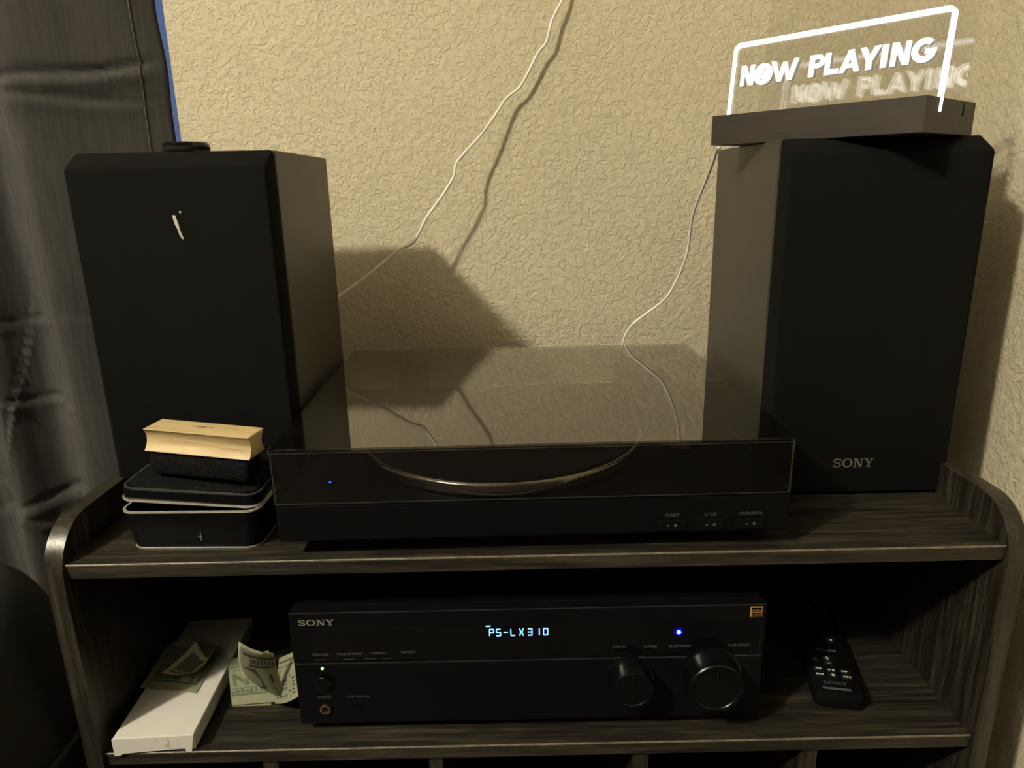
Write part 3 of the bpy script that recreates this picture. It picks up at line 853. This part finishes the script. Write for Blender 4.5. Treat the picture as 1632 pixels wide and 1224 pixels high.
# cable across the wall
wp = []
for px, py, y in ((905, -25, 0.473), (896, 0, 0.470), (880, 32, 0.467), (871, 66, 0.467), (857, 85, 0.467), (841, 117, 0.467), (827, 140, 0.467), (806, 158, 0.465), (788, 185, 0.460), (765, 217, 0.452),
                  (742, 242, 0.444), (727, 261, 0.437), (723, 281, 0.434), (710, 304, 0.432), (697, 323, 0.430), (681, 345, 0.428), (669, 368, 0.427), (658, 387, 0.426), (637, 397, 0.422), (610, 419, 0.416),
                  (580, 444, 0.408), (541, 472, 0.396)):
    wp.append(at_y(px, py, y))
wp = [Vector((wp[0].x + 0.035, 0.474, wp[0].z + 0.11)), Vector((wp[0].x + 0.016, 0.474, wp[0].z + 0.05))] + wp
wp += [Vector((-0.27, 0.382, 0.130)), Vector((-0.285, 0.362, 0.095))]
tag(obj('wall_cable', tube(smooth_path(wp, 6), 0.0019, 8), 'white_cable', smooth=True), 'thin white cable slanting across the beige wall and down behind the scuffed speaker', 'cable')

# ================================================================== receiver
RX, RY = 0.0107, 0.0182
rv = thing('stereo_receiver', 'black stereo receiver with blue lit display and two knobs on the lower shelf', 'receiver', (RX, RY, Z2), (0, 0, -0.0035))
RW, RZ0, RZ1, RDp = 0.215, 0.0111, 0.1306, 0.285
def rxz(px, py, y=RY):
    p = at_y(px, py, y)
    return p.x - RX, p.z - Z2
obj('case', box((-RW + 0.0015, 0.012, RZ0), (RW - 0.0015, RDp, RZ1 - 0.0006), 0.0012), 'brushed_black', rv)
seam = 0.0775
lo = obj('lower_fascia', box((-RW, 0.0, RZ0), (RW, 0.0118, seam - 0.0006), 0.0012), 'brushed_black', rv)
up = obj('upper_fascia', box((-RW, -0.0006, seam + 0.0006), (RW, 0.0118, RZ1), 0.0010), 'brushed_black', rv)
dp = obj('display_window', box((-RW + 0.004, -0.0011, seam + 0.0042), (RW - 0.004, 0.0, RZ1 - 0.0155), 0.0004), 'gloss_black', up)
obj('seam_line', box((-RW + 0.001, -0.0003, seam - 0.0007), (RW - 0.001, 0.004, seam - 0.0001)), 'seam_grey', rv)
obj('top_edge', box((-RW + 0.001, -0.0004, RZ1 - 0.0004), (RW - 0.001, 0.0002, RZ1 + 0.0001)), 'seam_grey', up)
for k in range(18):
    x = -0.16 + k * 0.0188
    obj('vent_slot', box((x - 0.006, 0.07, RZ1 - 0.0008), (x + 0.006, 0.20, RZ1 - 0.0002)), 'black_rubber', rv)
for sx in (-1, 1):
    for yy in (0.04, RDp - 0.04):
        obj('foot', lathe([(0.020, 0.0), (0.021, 0.002), (0.021, RZ0)], 24, c=(sx * 0.175, yy, 0)), 'black_rubber', rv)
x0, z0 = rxz(475.5, 997); x1, z1 = rxz(533, 989)
bm = slab_word(bmesh.new(), 0.0325, 0.0058, lambda a, b: (x0 + a, -0.0009, 0.1180 + b))
obj('logo', bm, 'logo_metal', up, label='SONY lettering')
# segment display reading PS-LX310
def display():
    seg = {'P': 'abefg', 'S': 'afgcd', '-': 'g', 'L': 'fed', 'X': 'x', '3': 'abgcd', '1': 'm', '0': 'abcdef'}
    w, h, t = 0.0047, 0.0068, 0.0009
    bm = bmesh.new()
    yb = -0.0016
    cx = [783.5, 793.5 + 1, 806, 817.5, 831, 844.5, 859.5, 869.5]
    def st(p, q):
        (ax, az), (bx, bz) = p, q
        dx, dz = bx - ax, bz - az
        l = math.hypot(dx, dz); nx, nz = -dz / l * t / 2, dx / l * t / 2
        ex, ez = dx / l * t * 0.3, dz / l * t * 0.3
        prism([(ax - ex + nx, az - ez + nz), (bx + ex + nx, bz + ez + nz), (bx + ex - nx, bz + ez - nz), (ax - ex - nx, az - ez - nz)], yb, yb + 0.0004, 'xz', bm)
    for ch, px in zip('PS-LX310', cx):
        x, z = rxz(px, 1007.0 - (px - 783) * 0.022, RY)
        x -= w / 2; z -= h / 2
        G = {'a': ((0.15 * w, h), (0.85 * w, h)), 'd': ((0.15 * w, 0), (0.85 * w, 0)), 'g': ((0.15 * w, h / 2), (0.85 * w, h / 2)),
             'f': ((0.1 * w, h * .55), (0.1 * w, h * .95)), 'e': ((0.1 * w, h * .05), (0.1 * w, h * .45)), 'b': ((0.9 * w, h * .55), (0.9 * w, h * .95)), 'c': ((0.9 * w, h * .05), (0.9 * w, h * .45))}
        if ch == 'X':
            for p, q in (((0.15 * w, h), (0.38 * w, h * .6)), ((0.85 * w, h), (0.62 * w, h * .6)), ((0.15 * w, 0), (0.38 * w, h * .4)), ((0.85 * w, 0), (0.62 * w, h * .4)), ((0.3 * w, h / 2), (0.7 * w, h / 2))):
                st((x + p[0], z + p[1]), (x + q[0], z + q[1]))
        elif ch == '1':
            for p, q in (((0.5 * w, h * .55), (0.5 * w, h * .95)), ((0.5 * w, h * .05), (0.5 * w, h * .45))):
                st((x + p[0], z + p[1]), (x + q[0], z + q[1]))
        else:
            for s_ in seg[ch]:
                p, q = G[s_]
                st((x + p[0], z + p[1]), (x + q[0], z + q[1]))
    x, z = rxz(778, 996.7)
    prism([(x - 0.0022, z - 0.0005), (x + 0.0022, z - 0.0005), (x + 0.0022, z + 0.0005), (x - 0.0022, z + 0.0005)], yb, yb + 0.0004, 'xz', bm)
    obj('display_text', bm, 'display_glow', dp, label='glowing blue characters PS-LX310')
display()
# indicator lights
x, z = rxz(1081, 1005)
ln = obj('bluetooth_led_halo', lathe([(0.0042, 0.0010), (0.0042, 0.0013), (0.0034, 0.0015)], 20, '-y', (x, 0, z)), 'blue_led_halo', dp)  # glowing disc stands in for the bloom around the core
obj('led_core', lathe([(0.0017, 0.0010), (0.0017, 0.0022), (0.0010, 0.0026)], 14, '-y', (x, 0, z)), 'blue_led_core', ln)
x, z = rxz(513.5, 1066)
obj('power_led', lathe([(0.0014, -0.001), (0.0014, 0.0006), (0.0008, 0.0010)], 12, '-y', (x, 0, z)), 'green_led', lo)
x, z = rxz(516, 1087)
pb = obj('power_button', lathe([(0.0095, -0.001), (0.0095, 0.0010), (0.0080, 0.0014), (0.0078, 0.0004), (0.0070, 0.0004), (0.0070, 0.0035), (0.0062, 0.0042)], 32, '-y', (x, 0, z)), 'gloss_black', lo)
# jacks
x, z = rxz(519, 1130)
j = obj('headphone_jack', lathe([(0.0062, -0.001), (0.0062, 0.0008), (0.0052, 0.0011)], 24, '-y', (x, 0, z)), 'black_plastic', lo)
rr1 = [(x + 0.0050 * math.cos(2 * math.pi * k / 24), z + 0.0050 * math.sin(2 * math.pi * k / 24)) for k in range(24)]
rr2 = [(x + 0.0034 * math.cos(2 * math.pi * k / 24), z + 0.0034 * math.sin(2 * math.pi * k / 24)) for k in range(24)]
obj('gold_ring', ring_prism(rr1, rr2, -0.0022, 0.0, 'xz'), 'gold_jack', j, label='gold ring')
x, z = rxz(571.5, 1129)
j = obj('portable_jack', lathe([(0.0042, -0.001), (0.0042, 0.0008), (0.0030, 0.0010)], 24, '-y', (x, 0, z)), 'gloss_black', lo)
# knobs
def knob(px, py, r, dep):
    x, z = rxz(px, py)
    k = obj('knob', lathe([(r * 1.12, -0.001), (r * 1.12, 0.0015), (r * 1.02, 0.0020), (r, 0.003), (r * 0.985, dep - 0.0012), (r * 0.95, dep), (r * 0.80, dep), (r * 0.78, dep - 0.0007)], 56, '-y', (x, 0, z)), 'knob_black', lo)
    auto_smooth(k, 30)
    obj('pointer', box((x - 0.0006, -dep - 0.0003, z + r * 0.45), (x + 0.0006, -dep + 0.001, z + r * 0.9)), 'black_plastic', k)
knob(1003, 1077, 0.0195, 0.021)
knob(1131, 1072, 0.0255, 0.023)
# printed captions
for px, py, s, size, host, yy in ((511, 1044.5, 'SPEAKERS', 0.0034, up, -0.00115), (557, 1043.5, 'TUNING MODE', 0.0034, up, -0.00115), (603, 1042, '- TUNING +', 0.0034, up, -0.00115), (651, 1040.5, 'MEMORY', 0.0034, up, -0.00115),
                          (987, 1031, 'DISPLAY', 0.0034, up, -0.00115), (1036, 1030.5, 'DIMMER', 0.0034, up, -0.00115), (1083, 1029.5, 'BLUETOOTH', 0.0034, up, -0.00115),
                          (1177, 1027.5, 'PURE DIRECT', 0.0034, up, -0.00115), (1178, 1044, 'VOLUME', 0.0036, lo, -0.0004), (1004, 1047.5, 'INPUT SELECTOR', 0.0036, lo, -0.0004),
                          (517, 1113, 'PHONES', 0.0036, lo, -0.0004), (571, 1112, 'PORTABLE IN', 0.0036, lo, -0.0004)):
    x, z = rxz(px, py)
    bm = txt(bmesh.new(), s, size, lambda a, b: (x + a, yy, z + b), 'CENTER')
    obj('caption', bm, 'dim_print', host)
for k, px in enumerate((511, 557, 590, 617, 651, 987, 1036, 1083)):
    x, z = rxz(px, 1052.0 - (px - 511) * 0.025)
    obj('button', box((x - 0.0055, -0.0016, z - 0.0006), (x + 0.0055, 0.0, z + 0.0010), 0.0003, 1), 'gloss_black', up)
# gold badge
xa, za = rxz(1197.5, 982); xb, zb = rxz(1215.5, 965)
xb = min(xb, RW - 0.003)
bd = obj('gold_badge', box((xb - 0.0112, -0.0010, za), (xb, 0.0, za + 0.0108), 0.0006), 'gold_print', up, label='gold Hi-Res AUDIO badge')
obj('badge_panel', box((xb - 0.0100, -0.0013, za + 0.0010), (xb - 0.0012, -0.0009, za + 0.0098)), 'gloss_black', bd)
bm = txt(bmesh.new(), 'Hi-Res', 0.0035, lambda a, b: (xb - 0.0056 + a, -0.0014, za + 0.0062 + b), 'CENTER')
prism([(xb - 0.0096, za + 0.0048), (xb - 0.0016, za + 0.0048), (xb - 0.0016, za + 0.0056), (xb - 0.0096, za + 0.0056)], -0.00145, -0.0013, 'xz', bm)
txt(bm, 'AUDIO', 0.0031, lambda a, b: (xb - 0.0056 + a, -0.0014, za + 0.0018 + b), 'CENTER')
obj('badge_text', bm, 'gold_print', bd)

# ================================================================== remote control
def remote():
    near_l, near_r = Vector((0.2815, 0.0380)), Vector((0.3285, 0.0300))
    yaw = -0.20
    t = thing('remote_control', 'black remote control with white symbols lying beside the receiver', 'remote', (0.3118, 0.0345, Z2), (0, 0, yaw))
    w, L = 0.0235, 0.158
    bm = bmesh.new()
    rings = []
    for z, i in ((0.0, 0.0035), (0.003, 0.0006), (0.013, 0.0), (0.0165, 0.0012), (0.0175, 0.003)):
        rings.append([(a, b, z + (0.0015 * (1 - min(1, abs(b) / 0.05)) if z > .01 else 0) * 0) for a, b in rrect(-w + i, i, w - i, L - i, 0.006, 5)])
    loft(rings, bm)
    body = auto_smooth(obj('body', bm, 'matt_black_plastic', t), 40)
    zt = 0.0178
    def lp(px, py):
        q = local(t, at_z(px, py, Z2 + 0.0185)); return q.x, q.y
    def key(px, py, kind, rw=0.0045, rd=0.003):
        x, y = lp(px, py)
        k = obj('key', loft([[(x + a, y + b, z) for a, b in rrect(-rw + i, -rd + i, rw - i, rd - i, 0.0015, 3)] for z, i in ((0.0165, 0), (0.0183, 0), (0.0187, 0.0005))]), 'black_rubber', t)
        bm = bmesh.new(); z0, z1 = 0.0187, 0.0189
        tri = lambda cx, s, d=1: prism([(x + cx - s * d, y - s), (x + cx + s * d, y), (x + cx - s * d, y + s)], z0, z1, 'xy', bm)
        rc = lambda cx, cy, a, b: prism([(x + cx - a, y + cy - b), (x + cx + a, y + cy - b), (x + cx + a, y + cy + b), (x + cx - a, y + cy + b)], z0, z1, 'xy', bm)
        if kind == 'rew': tri(-0.0015, 0.0014, -1); tri(0.0014, 0.0014, -1)
        elif kind == 'ffw': tri(-0.0014, 0.0014); tri(0.0015, 0.0014)
        elif kind == 'prev': rc(-0.0030, 0, 0.0004, 0.0014); tri(-0.0010, 0.0014, -1); tri(0.0018, 0.0014, -1)
        elif kind == 'next': tri(-0.0018, 0.0014); tri(0.0010, 0.0014); rc(0.0030, 0, 0.0004, 0.0014)
        elif kind == 'play': tri(-0.0018, 0.0014); rc(0.0010, 0, 0.0004, 0.0014); rc(0.0023, 0, 0.0004, 0.0014)
        elif kind == 'stop': rc(0, 0, 0.0014, 0.0014)
        elif kind == 'plus': rc(0, 0, 0.0020, 0.0006); rc(0, 0, 0.0006, 0.0026)
        elif kind == 'minus': rc(0, 0, 0.0018, 0.0005)
        elif kind == 'dot': rc(0, 0, 0.0010, 0.0012)
        obj('symbol', bm, 'white_print' if kind != 'minus' else 'grey_print', k)
    key(1318, 1049, 'plus', 0.004, 0.0045); key(1321, 1057, 'minus', 0.004, 0.002)
    key(1304, 1065, 'rew'); key(1325, 1068, 'play'); key(1346, 1070.5, 'ffw')
    key(1307, 1074, 'prev'); key(1328, 1076, 'stop'); key(1350, 1079, 'next')
    key(1324, 1020, 'dot', 0.004, 0.004); key(1299, 1050, 'minus', 0.004, 0.004)
    for row, py in enumerate((968, 975.5, 983)):
        for px in (1271, 1290, 1311):
            if row == 2 and px == 1311: continue
            x, y = lp(px + row * 1.5, py)
            k = obj('key', box((x - 0.0045, y - 0.004, 0.0165), (x + 0.0045, y + 0.004, 0.0184), 0.0006, 1), 'black_rubber', t)
            obj('symbol', box((x - 0.003, y - 0.0012, 0.0183), (x + 0.003, y + 0.0012, 0.0186)), 'dim_print', k)
    bm = bmesh.new()
    x, y = lp(1317, 1037)
    txt(bm, 'VOLUME', 0.0050, lambda a, b: (x + a, y + b, zt), 'CENTER')
    obj('caption', bm, 'grey_print', body)
    bm = bmesh.new()
    x, y = lp(1331, 1089)
    slab_word(bm, 0.022, 0.0042, lambda a, b: (x - 0.0105 + a, y - 0.001 + b, zt))
    prism([(x - 0.013, y - 0.0085), (x + 0.013, y - 0.0085), (x + 0.013, y - 0.0055), (x - 0.013, y - 0.0055)], zt - 0.0001, zt, 'xy', bm)
    obj('logo', bm, 'dim_print', body, label='small SONY lettering')
remote()

# ================================================================== white box on the lower shelf
def white_box():
    h = 0.0180
    t = thing('white_box', 'slim white cardboard box lying on the lower shelf with a banknote on it', 'box', (-0.3333, -0.0012, Z2), (0, 0, 0.045))
    w, L = 0.0365, 0.182
    obj('carton', box((-w, 0.0006, 0.0015), (w - 0.0005, L, h), 0.0006, 1), 'white_card', t)
    # end flap, standing a little proud and creased, with its two corner tabs
    bm = bmesh.new()
    prism([(-w, h), (-w, -0.0), (-w + 0.005, 0.0), (-w + 0.008, 0.0022), (w - 0.009, 0.0044), (w - 0.0085, 0.0006), (w - 0.0035, 0.0006), (w, h)], -0.0008, 0.0005, 'xz', bm)
    fl = obj('end_flap', bm, 'white_card', t)
    bm = bmesh.new()
    prism([(0.014, 0.0048), (0.0146, 0.0046), (0.0134, 0.0165), (0.0128, 0.0162)], -0.0010, -0.0007, 'xz', bm)
    prism([(0.0085, 0.0078), (0.0130, 0.0070), (0.0122, 0.0110), (0.0105, 0.0098)], -0.00095, -0.0007, 'xz', bm)
    prism([(0.0035, 0.0125), (0.0039, 0.0125), (0.0037, 0.0168), (0.0034, 0.0168)], -0.00095, -0.0007, 'xz', bm)
    obj('crease_mark', bm, 'card_mark', fl, label='grey crease in the flap')
white_box()

# ================================================================== banknotes
def sheet(bm, fn, nu, nv, uv0=(0, 0), uv1=(1, 1)):
    uvl = bm.loops.layers.uv.verify()
    V = [[bm.verts.new(fn(i / nu, j / nv)) for j in range(nv + 1)] for i in range(nu + 1)]
    for i in range(nu):
        for j in range(nv):
            f = bm.faces.new((V[i][j], V[i + 1][j], V[i + 1][j + 1], V[i][j + 1]))
            for l, (a, b) in zip(f.loops, ((i, j), (i + 1, j), (i + 1, j + 1), (i, j + 1))):
                l[uvl].uv = (uv0[0] + (uv1[0] - uv0[0]) * a / nu, uv0[1] + (uv1[1] - uv0[1]) * b / nv)
def bil(p00, p10, p01, p11):
    return lambda u, v: p00 * (1 - u) * (1 - v) + p10 * u * (1 - v) + p01 * (1 - u) * v + p11 * u * v
def on(fn, u, v, off):
    e = 1e-3
    p = fn(u, v)
    n = (fn(u + e, v) - p).cross(fn(u, v + e) - p).normalized()
    if n.dot(CC - p) < 0: n = -n
    return p + n * off
def pr(bm, fn, u0, v0, u1, v1, off=0.0003):
    n = 4
    for k in range(n):
        a, b = u0 + (u1 - u0) * k / n, u0 + (u1 - u0) * (k + 1) / n
        bm.faces.new([bm.verts.new(on(fn, *q, off)) for q in ((a, v0), (b, v0), (b, v1), (a, v1))])
def solid(bm, th=0.00025):
    bmesh.ops.solidify(bm, geom=bm.faces[:], thickness=th)

def note_on_box():
    zt = Z2 + 0.0180 + 0.0008
    t = thing('banknote', 'folded green banknote lying on the white box', 'banknote', (-0.33, 0.06, zt), group='folded banknotes on the lower shelf')
    inv = Matrix.Translation(-Vector((-0.33, 0.06, zt)))
    # flat lower leaf
    A, B = at_z(223, 1099, zt), at_z(313, 1104.5, zt)
    D, C_ = at_z(268, 1033, zt), at_z(352, 1040, zt)
    C_.z += 0.002; D.z += 0.003; A.z += 0.0015
    f1 = bil(inv @ A, inv @ B, inv @ D, inv @ C_)
    lowf = lambda u, v: f1(u, v) + Vector((0, 0, 0.0012 * math.sin(3 * u + 2 * v)))
    bm = bmesh.new(); sheet(bm, lowf, 10, 10); solid(bm)
    leaf = obj('lower_leaf', bm, 'banknote_paper', t, smooth=True)
    bm = bmesh.new()
    pr(bm, lowf, 0.10, 0.16, 0.93, 0.20); pr(bm, lowf, 0.12, 0.22, 0.60, 0.42)
    pr(bm, lowf, 0.90, 0.16, 0.93, 0.85)
    for k in range(7): pr(bm, lowf, 0.13 + k * 0.10, 0.45, 0.19 + k * 0.10, 0.55)
    obj('print', bm, 'banknote_green', leaf)
    bm = bmesh.new()
    txt(bm, '5', 0.16, lambda a, b: on(lowf, 0.76 + a * 0.9, 0.22 + b * 1.0, 0.0004), offset=0.004)
    obj('numeral', bm, 'banknote_dark', leaf)
    # upper leaf curling up over it
    a, b = at_z(256, 1072, zt + 0.010), at_z(305, 1074.5, zt + 0.007)
    c, d = at_z(335, 1046, zt + 0.018), at_z(313, 1021, zt + 0.030)
    f2 = bil(inv @ a, inv @ b, inv @ d, inv @ c)
    upf = lambda u, v: f2(u, v) + Vector((0, 0, -0.006 * math.sin(math.pi * u) * (0.4 + v) - 0.003 * math.sin(math.pi * v)))
    bm = bmesh.new(); sheet(bm, upf, 12, 12); solid(bm)
    leaf2 = obj('upper_leaf', bm, 'banknote_paper', t, smooth=True)
    bm = bmesh.new()
    pr(bm, upf, 0.12, 0.12, 0.92, 0.17); pr(bm, upf, 0.15, 0.25, 0.80, 0.85); 
    obj('print', bm, 'banknote_dark', leaf2)
    # the fold joining both leaves at the back
    e0, e1 = inv @ D, inv @ C_
    g0, g1 = inv @ d, inv @ c
    def fold(u, v):
        lo_ = e0.lerp(e1, u); hi_ = g0.lerp(g1, u)
        hi_.z = upf(u, 1).z; 
        return lo_.lerp(hi_, v) + Vector((0, 0.012 * math.sin(math.pi * v), 0))
    bm = bmesh.new(); sheet(bm, fold, 8, 8); solid(bm)
    obj('folded_edge', bm, 'banknote_paper', t, smooth=True)
note_on_box()

def note_by_receiver():
    base = Vector((-0.24, 0.07, Z2))
    t = thing('banknote', 'creased one dollar banknote propped against the receiver side', 'banknote', base, group='folded banknotes on the lower shelf')
    inv = Matrix.Translation(-base)
    P = lambda px, py, y: inv @ at_y(px, py, y)
    Z = lambda px, py, z: inv @ at_z(px, py, Z2 + z)
    # left leaf, reclined on the shelf
    bl, br = Z(369.5, 1124, 0.003), Z(446, 1118, 0.0035)
    tl, tr = Z(362.5, 1051, 0.022), Z(428, 1037, 0.024)
    f = bil(bl, br, tl, tr)
    lf = lambda u, v: f(u, v) + Vector((0, 0, 0.0015 * math.sin(math.pi * v)))
    bm = bmesh.new(); sheet(bm, lf, 12, 12); solid(bm)
    leaf = obj('left_leaf', bm, 'banknote_paper', t, smooth=True)
    bm = bmesh.new()
    w = 0.010
    pr(bm, lf, 0.03, 0.165, 0.95, 0.205); pr(bm, lf, 0.03, 0.30, 0.9, 0.315); pr(bm, lf, 0.03, 0.885, 0.95, 0.90); pr(bm, lf, 0.03, 0.80, 0.95, 0.81); pr(bm, lf, 0.03, 0.755, 0.95, 0.775)
    for k in range(9): pr(bm, lf, 0.03 + k * 0.10, 0.215, 0.09 + k * 0.10, 0.255 + 0.03 * (k % 3))
    obj('border_print', bm, 'banknote_green', leaf)
    bm = bmesh.new()
    txt(bm, 'TATES OF AMER', 0.105, lambda a, b: on(lf, 0.03 + a * 1.0, 0.822 + b * 0.72, 0.0004), offset=0.004)
    txt(bm, 'WE TRUST', 0.085, lambda a, b: on(lf, 0.08 + a * 1.0, 0.675 + b * 0.8, 0.0004))
    txt(bm, 'NE', 0.52, lambda a, b: on(lf, 0.05 + a * 1.0, 0.355 + b * 0.72, 0.0004), offset=0.012)
    txt(bm, 'E DOLLAR', 0.10, lambda a, b: on(lf, 0.08 + a * 1.1, 0.225 + b * 0.7, 0.0005))
    obj('lettering_print', bm, 'banknote_green', leaf)
    # second leaf just under it
    bm = bmesh.new()
    f0 = bil(Z(371, 1126, 0.0006), Z(432, 1124, 0.0006), Z(372, 1075, 0.006), Z(430, 1070, 0.006))
    sheet(bm, f0, 4, 4); solid(bm)
    obj('under_leaf', bm, 'banknote_paper', t)
    # right leaf standing against the receiver
    q00, q10 = Z(438, 1121, 0.002), Z(476, 1110, 0.006)
    q01, q11 = P(445, 1049, 0.060), P(467.5, 1039, 0.046)
    q10 = P(475.5, 1110, 0.018); 
    fr = bil(q00, q10, q01, q11)
    rf = lambda u, v: fr(u, v) + Vector((0, -0.004 * math.sin(math.pi * u) * (1 - v), 0))
    bm = bmesh.new(); sheet(bm, rf, 8, 12); solid(bm)
    leaf = obj('right_leaf', bm, 'banknote_paper', t, smooth=True)
    bm = bmesh.new()
    pr(bm, rf, 0.05, 0.865, 0.95, 0.90)
    for k in range(6):
        for j in range(9):
            if 1 <= k <= 3 and 5 <= j <= 7: continue
            if random.random() < 0.75:
                u, v = 0.06 + k * 0.15, 0.12 + j * 0.08
                pr(bm, rf, u + random.uniform(0, .05), v, u + 0.11, v + random.uniform(.02, .05))
    obj('scroll_print', bm, 'banknote_dark', leaf)
    bm = bmesh.new()
    txt(bm, '1', 0.40, lambda a, b: on(rf, 0.30 + a * 0.9, 0.60 + b * 0.65, 0.0006), offset=0.02)
    obj('numeral', bm, 'banknote_paper', leaf)
    # middle leaf: folded up and curling towards the left
    h0, h1 = P(455, 1107, 0.050), P(436, 1041, 0.030)       # hinge
    a0, a1 = P(441, 1108, 0.046), P(380.5, 1022, 0.010)      # free edge
    def mf(u, v):
        a = a0.lerp(a1, v); h = h0.lerp(h1, v)
        p = a.lerp(h, u)
        bow = math.sin(math.pi * v)
        p += Vector((-0.0135 * bow * (1 - u), -0.002 * bow, -0.004 * bow * (1 - u)))
        p.y -= 0.004 * math.sin(math.pi * u)
        return p
    bm = bmesh.new(); sheet(bm, mf, 12, 14); solid(bm)
    leaf = obj('middle_leaf', bm, 'banknote_paper', t, smooth=True)
    bm = bmesh.new()
    pr(bm, mf, 0.15, 0.86, 0.98, 0.90); pr(bm, mf, 0.30, 0.70, 0.95, 0.74)
    for k in range(7): pr(bm, mf, 0.35 + k * 0.09, 0.76, 0.40 + k * 0.09, 0.84)
    pr(bm, mf, 0.12, 0.25, 0.45, 0.68)
    txt(bm, '1', 0.30, lambda a, b: on(mf, 0.72 + a, 0.40 + b * 0.8, 0.0005), offset=0.02)
    obj('print', bm, 'banknote_dark', leaf)
note_by_receiver()
